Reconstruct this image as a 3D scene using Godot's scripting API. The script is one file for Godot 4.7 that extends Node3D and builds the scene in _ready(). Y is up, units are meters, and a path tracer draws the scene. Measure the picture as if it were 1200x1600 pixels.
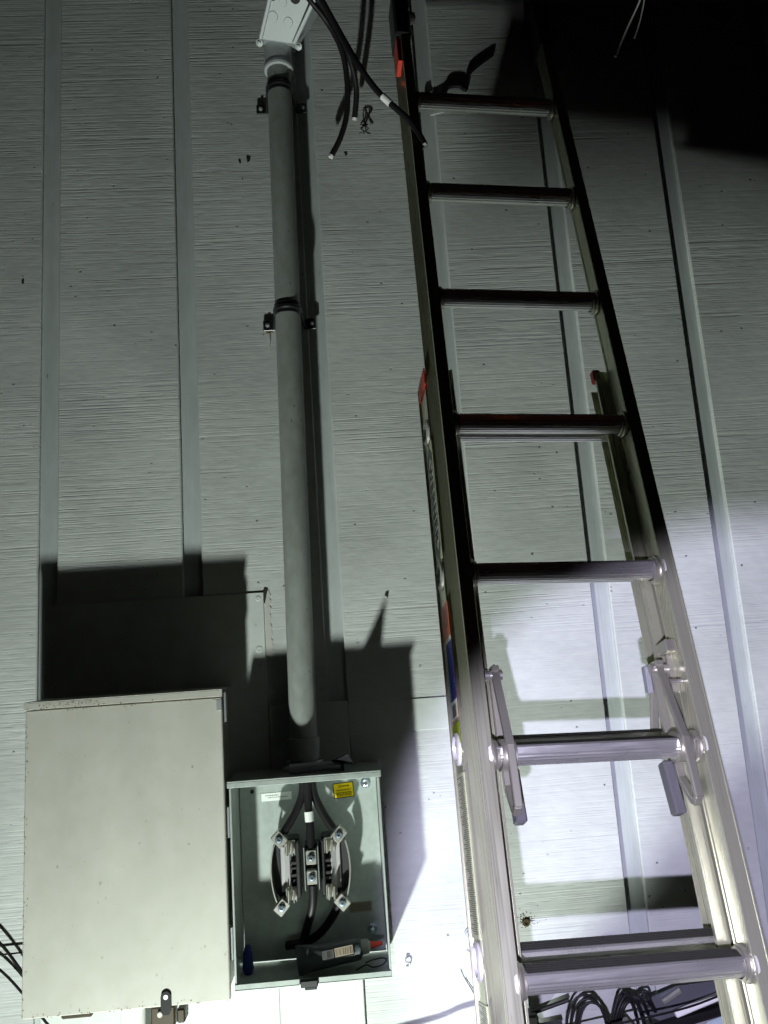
extends Node3D
# Night scene: a painted, grooved plywood wall with an electric meter socket, a conduit riser,
# a closed cabinet and an aluminium extension ladder. Two work lamps outside the frame light it.
# y is up, metres; x and y on the wall are measured from the point of the wall in front of the camera.

const EYE := 1.75
var used := {}
var rng := RandomNumberGenerator.new()
var M := {}

func v(x: float, y: float, z: float) -> Vector3:
	return Vector3(x, y + EYE, z)

# ---------------------------------------------------------------- helpers
func numbered(parent: Node, called: String) -> String:
	var key = str(parent.get_instance_id()) + called
	var n: int = used.get(key, 0)
	used[key] = n + 1
	return called if n == 0 else "%s_%03d" % [called, n]

func thing(called: String, label: String, category: String, where: Vector3, group := "") -> Node3D:
	var o := Node3D.new()
	o.name = numbered(self, called)
	add_child(o, true)
	o.position = where
	meta(o, label, category, group)
	return o

func meta(o: Node, label: String, category: String, group := "") -> void:
	o.set_meta("label", label)
	o.set_meta("category", category)
	if group != "":
		o.set_meta("group", group)

func mb() -> SurfaceTool:
	var st := SurfaceTool.new()
	st.begin(Mesh.PRIMITIVE_TRIANGLES)
	return st

func put(called: String, st: SurfaceTool, m: Material, parent: Node3D = self, world := true) -> MeshInstance3D:
	# shapes are written in world metres; the part's mesh is moved back into its parent's axes
	var o := MeshInstance3D.new()
	o.name = numbered(parent, called)
	o.mesh = st.commit()
	o.material_override = m
	parent.add_child(o, true)
	if world and parent != self:
		o.transform = chain(parent).affine_inverse()
	return o

func chain(n: Node3D) -> Transform3D:
	var t := n.transform
	var p = n.get_parent()
	while p is Node3D and p != self:
		t = p.transform * t
		p = p.get_parent()
	return t

func tri(st: SurfaceTool, a: Vector3, b: Vector3, c: Vector3, na: Vector3, nb: Vector3, nc: Vector3) -> void:
	if (b - a).cross(c - a).dot(na + nb + nc) > 0.0:
		var t := b
		b = c
		c = t
		t = nb
		nb = nc
		nc = t
	st.set_normal(na)
	st.add_vertex(a)
	st.set_normal(nb)
	st.add_vertex(b)
	st.set_normal(nc)
	st.add_vertex(c)

func quad(st: SurfaceTool, a: Vector3, b: Vector3, c: Vector3, d: Vector3, n: Vector3) -> void:
	tri(st, a, b, c, n, n, n)
	tri(st, a, c, d, n, n, n)

func box(st: SurfaceTool, c: Vector3, s: Vector3, basis := Basis(), ch := 0.0) -> void:
	var h := s / 2.0
	ch = minf(ch, minf(h.x, minf(h.y, h.z)) * 0.9)
	for ax in 3:
		var u := (ax + 1) % 3
		var w := (ax + 2) % 3
		for sg in [-1.0, 1.0]:
			var q: Array[Vector3] = []
			for k in [[-1, -1], [1, -1], [1, 1], [-1, 1]]:
				var p := Vector3()
				p[ax] = sg * h[ax]
				p[u] = k[0] * (h[u] - ch)
				p[w] = k[1] * (h[w] - ch)
				q.append(c + basis * p)
			var n := Vector3()
			n[ax] = sg
			quad(st, q[0], q[1], q[2], q[3], basis * n)
			if ch > 0.0:
				# the chamfers of the edge between this face and the next axis
				for s2 in [-1.0, 1.0]:
					var e: Array[Vector3] = []
					for k in [[0, -1], [0, 1], [1, 1], [1, -1]]:
						var p := Vector3()
						p[ax] = sg * (h[ax] - (ch if k[0] == 1 else 0.0))
						p[u] = s2 * (h[u] - (0.0 if k[0] == 1 else ch))
						p[w] = k[1] * (h[w] - ch)
						e.append(c + basis * p)
					var m := Vector3()
					m[ax] = sg
					m[u] = s2
					quad(st, e[0], e[1], e[2], e[3], basis * m.normalized())
	if ch > 0.0:
		for i in 8:
			var s3 := Vector3(1 if i & 1 else -1, 1 if i & 2 else -1, 1 if i & 4 else -1)
			var q := s3 * h
			var d := s3.normalized()
			tri(st, c + basis * (q - Vector3(0, s3.y, s3.z) * ch), c + basis * (q - Vector3(s3.x, 0, s3.z) * ch), c + basis * (q - Vector3(s3.x, s3.y, 0) * ch), basis * d, basis * d, basis * d)

func span(st: SurfaceTool, lo: Vector3, hi: Vector3, ch := 0.0) -> void:
	box(st, (lo + hi) / 2.0, (hi - lo).abs(), Basis(), ch)

func bar(st: SurfaceTool, a: Vector3, b: Vector3, wide: float, thick: float, side: Vector3, ch := 0.001) -> void:
	# a flat bar from a to b; wide lies across side
	var d := (b - a).normalized()
	var t := (side - d * side.dot(d)).normalized()
	box(st, (a + b) / 2.0, Vector3((b - a).length(), wide, thick), Basis(d, t.cross(d).normalized(), t), ch)

func smooth_path(pts: Array, per := 6) -> Array:
	var c := Curve3D.new()
	for i in pts.size():
		var a: Vector3 = pts[maxi(i - 1, 0)]
		var b: Vector3 = pts[mini(i + 1, pts.size() - 1)]
		var t := (b - a) / 6.0
		c.add_point(pts[i], -t, t)
	var out := []
	for i in pts.size() - 1:
		for k in per:
			out.append(c.sample(i, float(k) / per))
	out.append(pts[-1])
	return out

func tube(st: SurfaceTool, pts: Array, r, sides := 12, caps := true) -> void:
	var n := pts.size()
	var rings := []
	var norms := []
	var d0: Vector3 = (pts[1] - pts[0]).normalized()
	var up := Vector3.UP if absf(d0.y) < 0.9 else Vector3.RIGHT
	var s := d0.cross(up).normalized()
	for i in n:
		var d: Vector3 = (pts[mini(i + 1, n - 1)] - pts[maxi(i - 1, 0)]).normalized()
		s = (s - d * s.dot(d)).normalized()
		var t := d.cross(s)
		var ring := []
		var nr := []
		var ri: float = r[i] if r is Array else r
		for k in sides:
			var a := TAU * k / sides
			var dir := s * cos(a) + t * sin(a)
			nr.append(dir)
			ring.append(pts[i] + dir * ri)
		rings.append(ring)
		norms.append(nr)
	for i in n - 1:
		for k in sides:
			var j := (k + 1) % sides
			tri(st, rings[i][k], rings[i][j], rings[i + 1][j], norms[i][k], norms[i][j], norms[i + 1][j])
			tri(st, rings[i][k], rings[i + 1][j], rings[i + 1][k], norms[i][k], norms[i + 1][j], norms[i + 1][k])
	if caps:
		for e in [0, n - 1]:
			var dn: Vector3 = (pts[0] - pts[1]).normalized() if e == 0 else (pts[n - 1] - pts[n - 2]).normalized()
			for k in sides:
				tri(st, pts[e], rings[e][k], rings[e][(k + 1) % sides], dn, dn, dn)

func rod(st: SurfaceTool, a: Vector3, b: Vector3, r: float, sides := 12) -> void:
	tube(st, [a, b], r, sides)

func lathe(st: SurfaceTool, origin: Vector3, axis: Vector3, profile: Array, sides := 24) -> void:
	# profile of Vector2(radius, height along the axis); faces flat along it, round about it
	var y := axis.normalized()
	var x := y.cross(Vector3.UP if absf(y.y) < 0.9 else Vector3.RIGHT).normalized()
	var z := x.cross(y)
	for i in profile.size() - 1:
		var p: Vector2 = profile[i]
		var q: Vector2 = profile[i + 1]
		var dn := Vector2(q.y - p.y, -(q.x - p.x)).normalized()
		for k in sides:
			var a := TAU * k / sides
			var b := TAU * (k + 1) / sides
			var da := x * cos(a) + z * sin(a)
			var db := x * cos(b) + z * sin(b)
			var na := da * dn.x + y * dn.y
			var nb := db * dn.x + y * dn.y
			var p0 := origin + da * p.x + y * p.y
			var p1 := origin + db * p.x + y * p.y
			var q0 := origin + da * q.x + y * q.y
			var q1 := origin + db * q.x + y * q.y
			if p.x > 0.0:
				tri(st, p0, p1, q1, na, nb, nb)
			if q.x > 0.0:
				tri(st, p0, q1, q0, na, nb, na)

func prism(st: SurfaceTool, poly: PackedVector2Array, t: Transform3D, depth: float) -> void:
	# an outline in the x-y plane of t, carried depth along its z
	if Geometry2D.is_polygon_clockwise(poly):
		poly.reverse()
	var idx := Geometry2D.triangulate_polygon(poly)
	var n := t.basis.z.normalized()
	for i in range(0, idx.size(), 3):
		var a := Vector3(poly[idx[i]].x, poly[idx[i]].y, 0)
		var b := Vector3(poly[idx[i + 1]].x, poly[idx[i + 1]].y, 0)
		var c := Vector3(poly[idx[i + 2]].x, poly[idx[i + 2]].y, 0)
		var dz := Vector3(0, 0, depth)
		tri(st, t * a, t * b, t * c, -n, -n, -n)
		tri(st, t * (a + dz), t * (b + dz), t * (c + dz), n, n, n)
	for i in poly.size():
		var p := poly[i]
		var q := poly[(i + 1) % poly.size()]
		var m := (t.basis * Vector3(q.y - p.y, p.x - q.x, 0)).normalized()
		quad(st, t * Vector3(p.x, p.y, 0), t * Vector3(q.x, q.y, 0), t * Vector3(q.x, q.y, depth), t * Vector3(p.x, p.y, depth), m)

func mat(r: float, g: float, b: float, rough := 0.6, metal := 0.0) -> StandardMaterial3D:
	# colours are given as linear base colours
	var m := StandardMaterial3D.new()
	m.albedo_color = Color(r, g, b).linear_to_srgb()
	m.roughness = rough
	m.metallic = metal
	return m

func noise(sd: int, freq: float, octaves := 3, kind := FastNoiseLite.TYPE_SIMPLEX_SMOOTH) -> FastNoiseLite:
	var n := FastNoiseLite.new()
	n.seed = sd
	n.frequency = freq
	n.noise_type = kind
	n.fractal_type = FastNoiseLite.FRACTAL_FBM if octaves > 1 else FastNoiseLite.FRACTAL_NONE
	n.fractal_octaves = octaves
	return n

func noise_bytes(sd: int, freq: float, octaves: int, w: int, h: int, W: int, H: int) -> PackedByteArray:
	var im := noise(sd, freq, octaves).get_seamless_image(w, h, false, false, 0.12, false)
	im.resize(W, H, Image.INTERPOLATE_CUBIC)
	im.convert(Image.FORMAT_L8)
	return im.get_data()

# ---------------------------------------------------------------- textures
func siding_textures() -> Array:
	# rough-sawn boards with the grain lying level: height (for relief) and colour
	var W := 1024
	var H := 2048
	var fine := noise_bytes(3, 0.12, 2, 12, 2048, W, H)      # close straight grain lines
	var cut := noise_bytes(8, 0.06, 3, 420, 2048, W, H)      # breaks them into short lengths
	var wide := noise_bytes(4, 0.04, 2, 10, 2048, W, H)     # long straight saw marks
	var where_ := noise_bytes(5, 0.014, 3, 160, 512, W, H)   # where the grain is deep
	var lump := noise_bytes(6, 0.09, 3, 512, 1024, W, H)     # torn fibres and thick paint
	var cloud := noise_bytes(7, 0.012, 4, 512, 512, W, H)
	var hi := PackedByteArray()
	hi.resize(W * H)
	var col := PackedByteArray()
	col.resize(W * H * 3)
	for i in W * H:
		var f := absf(fine[i] / 127.5 - 1.0)
		var w := absf(wide[i] / 127.5 - 1.0)
		var deep := clampf(where_[i] / 150.0 - 0.35, 0.22, 0.85)
		var keep := clampf(cut[i] / 42.0 - 2.1, 0.0, 1.0)
		var groove := clampf(1.0 - f / 0.26, 0.0, 1.0) * 0.7 * keep + clampf(1.0 - w / 0.05, 0.0, 1.0) * 0.6
		var h := 0.74 + (lump[i] / 255.0 - 0.5) * 0.26 + (fine[i] / 255.0 - 0.5) * 0.10 * deep - groove * deep * 0.5
		hi[i] = int(clampf(h, 0.0, 1.0) * 255.0)
		var c := 0.93 + (cloud[i] / 255.0 - 0.5) * 0.16 - clampf(groove * deep - 0.55, 0.0, 1.0) * 0.22 + (lump[i] / 255.0 - 0.5) * 0.05
		var d := clampf(c, 0.0, 1.0)
		col[i * 3] = int(d * 252.0)
		col[i * 3 + 1] = int(d * 255.0)
		col[i * 3 + 2] = int(d * 254.0)
	# flecks: nail heads, paint chips and dirt
	for k in 420:
		var x := rng.randi_range(4, W - 8)
		var y := rng.randi_range(4, H - 8)
		var ln := rng.randi_range(1, 4)
		var tone := rng.randf_range(0.25, 0.92)
		for a in ln:
			for b in rng.randi_range(1, 2):
				var j := ((y + a) * W + x + b) * 3
				for ch in 3:
					col[j + ch] = int(col[j + ch] * tone)
				hi[j / 3] = int(hi[j / 3] * 0.5)
	return [ImageTexture.create_from_image(Image.create_from_data(W, H, false, Image.FORMAT_L8, hi)), ImageTexture.create_from_image(Image.create_from_data(W, H, false, Image.FORMAT_RGB8, col))]

func grime_texture(sd: int, base: Color, spots: int, spot: Color, streak: float) -> ImageTexture:
	# enamel with faint drips, a mottle and grains of dirt
	var W := 512
	var a := noise_bytes(sd, 0.02, 4, 256, 64, W, W)
	var b := noise_bytes(sd + 1, 0.06, 3, 256, 256, W, W)
	var im := Image.create(W, W, false, Image.FORMAT_RGB8)
	var data := PackedByteArray()
	data.resize(W * W * 3)
	for i in W * W:
		var k := 0.95 + (a[i] / 255.0 - 0.5) * streak + (b[i] / 255.0 - 0.5) * streak * 0.6
		data[i * 3] = int(clampf(base.r * k, 0, 1) * 255.0)
		data[i * 3 + 1] = int(clampf(base.g * k, 0, 1) * 255.0)
		data[i * 3 + 2] = int(clampf(base.b * (k - (0.5 - b[i] / 255.0) * streak * 0.2), 0, 1) * 255.0)
	im = Image.create_from_data(W, W, false, Image.FORMAT_RGB8, data)
	for s in spots:
		var x := rng.randi_range(3, W - 6)
		var y := rng.randi_range(3, W - 6)
		var r := 0.4 + 1.5 * pow(rng.randf(), 4.0)
		var k := rng.randf_range(0.12, 0.6)
		for dx in range(-3, 4):
			for dy in range(-3, 4):
				var q := Vector2i(posmod(x + dx, W), posmod(y + dy, W))
				var near := clampf(r + 0.5 - Vector2(dx, dy * rng.randf_range(0.7, 1.1)).length(), 0.0, 1.0)
				im.set_pixelv(q, im.get_pixelv(q).lerp(spot, k * near))
	return ImageTexture.create_from_image(im)

func triplanar(m: StandardMaterial3D, sc: Vector3, world := true) -> StandardMaterial3D:
	m.uv1_triplanar = true
	m.uv1_world_triplanar = world
	m.uv1_triplanar_sharpness = 8.0
	m.uv1_scale = sc
	return m

func scratched(sd: int, along_y: bool) -> ImageTexture:
	# fine extrusion lines and scuffs for aluminium, used as roughness
	var W := 512
	var a := noise_bytes(sd, 0.2, 2, 256 if along_y else 16, 16 if along_y else 256, W, W)
	var b := noise_bytes(sd + 1, 0.03, 4, 256, 256, W, W)
	var d := PackedByteArray()
	d.resize(W * W)
	for i in W * W:
		d[i] = int(clampf(0.8 + (a[i] / 255.0 - 0.5) * 0.3 + (b[i] / 255.0 - 0.5) * 0.4, 0.3, 1.0) * 255.0)
	return ImageTexture.create_from_image(Image.create_from_data(W, W, false, Image.FORMAT_L8, d))

func materials() -> void:
	var sd := siding_textures()
	var m := mat(0.575, 0.585, 0.575, 0.72)
	m.albedo_texture = sd[1]
	m.heightmap_enabled = true
	m.heightmap_texture = sd[0]
	m.heightmap_scale = 0.185
	triplanar(m, Vector3(1 / 2.4, 1 / 2.4, 1 / 2.4))
	M.siding = m
	m = mat(0.475, 0.482, 0.478, 0.7)                              # the smooth channel floors, grain upright
	m.albedo_texture = grime_texture(31, Color(0.97, 1, 1), 40, Color(0.4, 0.4, 0.38), 0.12)
	m.heightmap_enabled = true
	m.heightmap_texture = scratched(33, true)
	m.heightmap_scale = 0.14
	M.channel = triplanar(m, Vector3(2, 0.6, 2))
	m = mat(0.6, 0.61, 0.6, 0.65)
	m.albedo_texture = grime_texture(35, Color(0.98, 1, 0.99), 60, Color(0.4, 0.38, 0.33), 0.1)
	m.heightmap_enabled = true
	m.heightmap_texture = scratched(37, false)
	m.heightmap_scale = 0.05
	M.trim = triplanar(m, Vector3(1.3, 1.3, 1.3))
	m = mat(0.485, 0.492, 0.45, 0.5)
	m.albedo_texture = grime_texture(41, Color(1, 0.99, 0.98), 220, Color(0.62, 0.6, 0.54), 0.075)
	M.beige = triplanar(m, Vector3(1.3, 1.1, 1.3))
	m = mat(0.53, 0.55, 0.53, 0.27, 0.25)
	m.albedo_texture = grime_texture(43, Color(0.97, 1, 0.99), 80, Color(0.3, 0.32, 0.3), 0.12)
	M.enamel = triplanar(m, Vector3(3, 3, 3))
	m = mat(0.28, 0.29, 0.275, 0.5)
	m.albedo_texture = grime_texture(45, Color(0.98, 1, 0.99), 120, Color(0.35, 0.33, 0.3), 0.24)
	M.conduit = triplanar(m, Vector3(2.2, 1.1, 2.2))
	m = mat(0.62, 0.66, 0.67, 0.42, 0.35)
	M.casting = mat(0.42, 0.45, 0.455, 0.5, 0.2)
	m = mat(0.64, 0.655, 0.48, 0.38, 0.66)
	m.roughness_texture = scratched(51, true)
	m.albedo_texture = grime_texture(55, Color(0.97, 0.97, 0.97), 160, Color(0.6, 0.59, 0.55), 0.08)
	M.rail = triplanar(m, Vector3(5, 0.5, 5), false)
	m = mat(0.72, 0.72, 0.68, 0.40, 0.82)
	m.roughness_texture = scratched(53, false)
	M.rung = triplanar(m, Vector3(1.5, 8, 8), false)
	M.tread = mat(0.075, 0.075, 0.065, 0.85, 0.2)
	M.cast_alum = mat(0.53, 0.52, 0.43, 0.38, 0.78)
	M.black_metal = mat(0.012, 0.012, 0.013, 0.35)
	M.rubber = mat(0.009, 0.008, 0.009, 0.5)
	M.rubber.metallic_specular = 0.35
	M.black = mat(0.02, 0.02, 0.022, 0.45)
	M.plastic = mat(0.05, 0.05, 0.055, 0.4)
	M.strip_end = mat(0.78, 0.78, 0.76, 0.4, 0.1)
	M.white = mat(0.78, 0.78, 0.76, 0.5)
	M.red = mat(0.62, 0.045, 0.02, 0.45)
	M.tin = mat(0.58, 0.57, 0.52, 0.36, 0.8)
	M.zinc = mat(0.62, 0.72, 0.8, 0.25, 0.9)
	M.brass = mat(0.05, 0.04, 0.025, 0.5, 0.4)
	M.rust = mat(0.05, 0.033, 0.012, 0.95)
	M.blue = mat(0.008, 0.022, 0.2, 0.3)
	M.tube = mat(0.06, 0.075, 0.078, 0.45)
	M.cap = mat(0.3, 0.31, 0.31, 0.5)
	M.galv = mat(0.42, 0.44, 0.46, 0.45, 0.5)
	M.pale = mat(0.45, 0.55, 0.62, 0.5)
	M.hole = mat(0.02, 0.017, 0.013, 0.9)

# ---------------------------------------------------------------- flat print
func label_quad(called: String, parent: Node3D, t: Transform3D, w: float, h: float, im: Image, rough := 0.4) -> MeshInstance3D:
	# a printed sticker 0.5 mm thick; t: x right, y up, z away from what it sticks to
	var st := mb()
	var x := t.basis.x * w / 2.0
	var y := t.basis.y * h / 2.0
	var z := t.basis.z * 0.0006
	var c := [t.origin - x - y, t.origin + x - y, t.origin + x + y, t.origin - x + y]
	var uv := [Vector2(0, 1), Vector2(1, 1), Vector2(1, 0), Vector2(0, 0)]
	for k in [[0, 2, 1], [0, 3, 2]]:
		for i in k:
			st.set_normal(t.basis.z)
			st.set_uv(uv[i])
			st.add_vertex(c[i] + z)
	for i in 4:
		var a: Vector3 = c[i]
		var b: Vector3 = c[(i + 1) % 4]
		var n := (b - a).cross(t.basis.z).normalized()
		var q := [a, b, b + z, a + z]
		for k in [[0, 2, 1], [0, 3, 2]]:
			for j in k:
				st.set_normal(n)
				st.set_uv(Vector2(0.02, 0.02))
				st.add_vertex(q[j])
	var m := StandardMaterial3D.new()
	m.albedo_texture = ImageTexture.create_from_image(im)
	m.roughness = rough
	return put(called, st, m, parent)

func letters(called: String, text: String, size: float, t: Transform3D, m: Material, parent: Node3D) -> MeshInstance3D:
	var tm := TextMesh.new()
	tm.text = text
	var f := SystemFont.new()
	f.font_names = PackedStringArray(["Droid Sans"])
	f.font_weight = 700
	tm.font = f
	tm.font_size = 32
	tm.pixel_size = size / 24.0
	tm.depth = 0.0005
	var o := MeshInstance3D.new()
	o.name = numbered(parent, called)
	o.mesh = tm
	o.material_override = m
	parent.add_child(o, true)
	o.transform = chain(parent).affine_inverse() * t
	return o

func print_lines(im: Image, x0: int, y0: int, x1: int, rows: int, step: int, c: Color) -> void:
	# rows of type too small to read
	for r in rows:
		var x := x0
		while x < x1:
			var w := rng.randi_range(2, 7)
			im.fill_rect(Rect2i(x, y0 + r * step, mini(w, x1 - x), maxi(1, step - 2)), c)
			x += w + 2

func barcode(im: Image, x0: int, y0: int, x1: int, y1: int, c: Color) -> void:
	var x := x0
	while x < x1:
		var w := rng.randi_range(1, 3)
		im.fill_rect(Rect2i(x, y0, w, y1 - y0), c)
		x += w + rng.randi_range(1, 3)

# ---------------------------------------------------------------- the scene
func _ready() -> void:
	rng.seed = 11
	# camera
	var cam := Camera3D.new()
	cam.name = "camera"
	add_child(cam)
	cam.transform = Transform3D(Basis.from_euler(Vector3(deg_to_rad(10.015), deg_to_rad(-3.364), deg_to_rad(-3.904))), v(0, 0, 1.8))
	cam.fov = 67.38
	cam.near = 0.02
	cam.far = 400.0
	cam.current = true
	# night sky and exposure
	var we := WorldEnvironment.new()
	we.name = "world_environment"
	var env := Environment.new()
	env.background_mode = Environment.BG_SKY
	var sky := Sky.new()
	var sm := ProceduralSkyMaterial.new()
	sm.sky_top_color = Color(0.022, 0.02, 0.024)
	sm.sky_horizon_color = Color(0.032, 0.028, 0.032)
	sm.ground_bottom_color = Color(0.02, 0.015, 0.015)
	sm.ground_horizon_color = Color(0.04, 0.03, 0.03)
	sky.sky_material = sm
	env.sky = sky
	env.background_energy_multiplier = 0.5
	env.tonemap_mode = Environment.TONE_MAPPER_LINEAR
	env.tonemap_exposure = 1.0
	env.sdfgi_enabled = true
	env.ssao_enabled = true
	env.ssil_enabled = true
	we.environment = env
	add_child(we)
	# the floor lamp, left and low, behind the plane of the ladder; then the torch behind the camera
	work_lamp(v(-0.506, -1.669, 0.92), Color(0.962, 1.0, 0.967), 7.0)
	torch(v(-0.12, -0.22, 2.12), v(0.93, -0.62, 0.0), Color(0.885, 0.862, 1.0), 5.4)
	street_lamp()

	materials()
	ground()
	wall()
	cabinet()
	meter_socket()
	riser()
	cables()
	ladder()
	bottom_clutter()
	outside_frame()
	wall_marks()

# ---------------------------------------------------------------- lamps
func work_lamp(at: Vector3, c: Color, e: float) -> void:
	var o := thing("work_lamp", "low floor work lamp with square glowing panel, left of the ladder foot", "lamp", Vector3(at.x, 0, at.z + 0.06))
	var n := Vector3(0.56, 0.82, -0.06).normalized()
	var x := n.cross(Vector3.UP).normalized()
	var b := Basis(x, n.cross(x).normalized(), n)
	var pc := at - n * 0.008
	var st := mb()
	box(st, pc - n * 0.02, Vector3(0.12, 0.09, 0.035), b, 0.006)
	put("housing", st, mat(0.03, 0.03, 0.03, 0.6), o)
	st = mb()
	box(st, pc, Vector3(0.09, 0.075, 0.006), b, 0.001)
	var gm := mat(0.9, 0.9, 0.9)
	gm.emission_enabled = true
	gm.emission = c
	gm.emission_energy_multiplier = 3.0
	put("glowing_panel", st, gm, o)
	st = mb()
	for s in [-1.0, 1.0]:
		bar(st, Vector3(at.x + s * 0.062, 0.0, at.z + 0.12), pc + x * s * 0.0, 0.012, 0.004, Vector3.UP)
	rod(st, Vector3(at.x - 0.07, 0.006, at.z + 0.12), Vector3(at.x + 0.07, 0.006, at.z + 0.12), 0.006)
	put("stand", st, mat(0.03, 0.03, 0.03, 0.5), o)
	var l := AreaLight3D.new()
	l.name = "work_lamp_light"
	add_child(l)
	l.transform = Transform3D(Basis(x, -n.cross(x).normalized(), -n), at)
	l.area_size = Vector2(0.07, 0.07)
	l.light_color = c
	l.light_energy = e
	l.area_range = 30.0
	l.area_attenuation = 2.0
	l.shadow_enabled = true

func torch(at: Vector3, to: Vector3, c: Color, e: float) -> void:
	var o := thing("torch_on_stand", "slim black torch clamped to a light stand behind the camera", "torch", Vector3(at.x, 0, at.z + 0.08))
	var d := (to - at).normalized()
	var st := mb()
	lathe(st, at - d * 0.03, -d, [Vector2(0.021, -0.012), Vector2(0.024, -0.012), Vector2(0.024, 0.03), Vector2(0.014, 0.045), Vector2(0.014, 0.15), Vector2(0, 0.15)], 20)
	put("torch_body", st, mat(0.02, 0.02, 0.02, 0.4), o)
	st = mb()
	lathe(st, at - d * 0.03, d, [Vector2(0.021, 0.002), Vector2(0.021, 0.006), Vector2(0, 0.006)], 20)
	var gm := mat(0.9, 0.9, 0.9)
	gm.emission_enabled = true
	gm.emission = c
	gm.emission_energy_multiplier = 6.0
	put("glowing_lens", st, gm, o)
	st = mb()
	var top := at - d * 0.11
	rod(st, Vector3(at.x, 0.25, at.z + 0.08), Vector3(top.x, top.y - 0.02, top.z), 0.01)
	for k in 3:
		var a := TAU * k / 3 + 0.5
		rod(st, Vector3(at.x, 0.45, at.z + 0.08), Vector3(at.x + 0.3 * cos(a), 0.008, at.z + 0.08 + 0.3 * sin(a)), 0.008)
	put("stand", st, mat(0.03, 0.03, 0.03, 0.5), o)
	var l := SpotLight3D.new()
	l.name = "torch_light"
	add_child(l)
	l.look_at_from_position(at, to)
	l.light_color = c
	l.light_energy = e
	l.light_size = 0.012
	l.spot_angle = 22.5
	l.spot_angle_attenuation = 0.3
	l.spot_range = 30.0
	l.spot_attenuation = 2.0
	l.shadow_enabled = true

func street_lamp() -> void:
	# far behind the photographer; its orange glint shows on the rungs
	var p := Vector3(4.6, 0, 12.5)
	var o := thing("street_lamp", "orange street lamp on a tall grey pole across the yard", "street lamp", p)
	var st := mb()
	tube(st, [p, p + Vector3(0, 5.2, 0)], [0.07, 0.045], 14)
	put("pole", st, mat(0.25, 0.25, 0.25, 0.5, 0.5), o)
	st = mb()
	tube(st, smooth_path([p + Vector3(0, 5.15, 0), p + Vector3(0, 5.45, -0.25), p + Vector3(0, 5.5, -0.8)]), 0.03, 10)
	put("arm", st, mat(0.25, 0.25, 0.25, 0.5, 0.5), o)
	st = mb()
	box(st, p + Vector3(0, 5.52, -1.0), Vector3(0.26, 0.1, 0.5), Basis(), 0.03)
	put("lamp_head", st, mat(0.2, 0.2, 0.2, 0.5), o)
	st = mb()
	lathe(st, p + Vector3(0, 5.47, -1.0), Vector3.DOWN, [Vector2(0.12, 0), Vector2(0.11, 0.05), Vector2(0.06, 0.09), Vector2(0, 0.1)], 20)
	var gm := mat(0.9, 0.6, 0.3)
	gm.emission_enabled = true
	gm.emission = Color(1.0, 0.5, 0.16)
	gm.emission_energy_multiplier = 1.5
	put("glowing_lens", st, gm, o)
	var l := OmniLight3D.new()
	l.name = "street_lamp_light"
	add_child(l)
	l.position = p + Vector3(0, 5.3, -1.0)
	l.light_color = Color(1.0, 0.5, 0.3)
	l.light_energy = 0.03
	l.light_size = 0.1
	l.omni_range = 60.0
	l.omni_attenuation = 2.0
	l.shadow_enabled = true

# ---------------------------------------------------------------- setting
func ground() -> void:
	var st := mb()
	quad(st, Vector3(-150, 0, -150), Vector3(150, 0, -150), Vector3(150, 0, 150), Vector3(-150, 0, 150), Vector3.UP)
	var m := mat(0.02, 0.02, 0.016, 0.95)
	m.albedo_texture = grime_texture(61, Color(0.9, 0.95, 0.8), 900, Color(0.4, 0.35, 0.25), 0.8)
	triplanar(m, Vector3(0.8, 0.8, 0.8))
	var o := put("ground", st, m)
	o.set_meta("kind", "structure")
	meta(o, "dark earth ground at the foot of the wall", "ground")

var grooves := [-1.604, -1.302, -1.0, -0.700, -0.370, -0.050, 0.268, 0.585, 0.899, 1.202, 1.504, 1.806]
const GW := 0.043

func wall() -> void:
	var lo := -1.75
	var top := 2.35
	var o := thing("siding_wall", "pale painted plywood wall with level grain and upright recessed grooves", "wall", Vector3(0.1, 0, 0))
	var st := mb()
	span(st, v(-1.9, lo, -0.15), v(2.1, top, -0.024))
	put("core", st, mat(0.2, 0.17, 0.12, 0.9), o)
	var xs := [-1.9]
	for g in grooves:
		xs.append(g)
		xs.append(g + GW)
	xs.append(2.1)
	for i in range(0, xs.size(), 2):
		st = mb()
		span(st, v(xs[i], lo, -0.024), v(xs[i + 1], top, 0.0), 0.0025)
		put("siding_board", st, M.siding, o)
	for g in grooves:
		st = mb()
		span(st, v(g - 0.004, lo, -0.0235), v(g + GW + 0.004, top, -0.0115))
		put("groove_floor", st, M.channel, o)
	# smooth boards let in behind the boxes, and the level strip to their right
	st = mb()
	span(st, v(-0.684, -1.2, -0.002), v(-0.187, 0.146, 0.003), 0.001)
	put("backing_board", st, M.trim, o)
	st = mb()
	span(st, v(-0.183, -1.2, -0.002), v(-0.007, -0.112, 0.008), 0.002)
	put("backing_board", st, M.trim, o)
	st = mb()
	span(st, v(-0.0065, -0.189, -0.003), v(0.262, -0.1185, 0.002), 0.0008)
	put("level_strip", st, M.trim, o)

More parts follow.
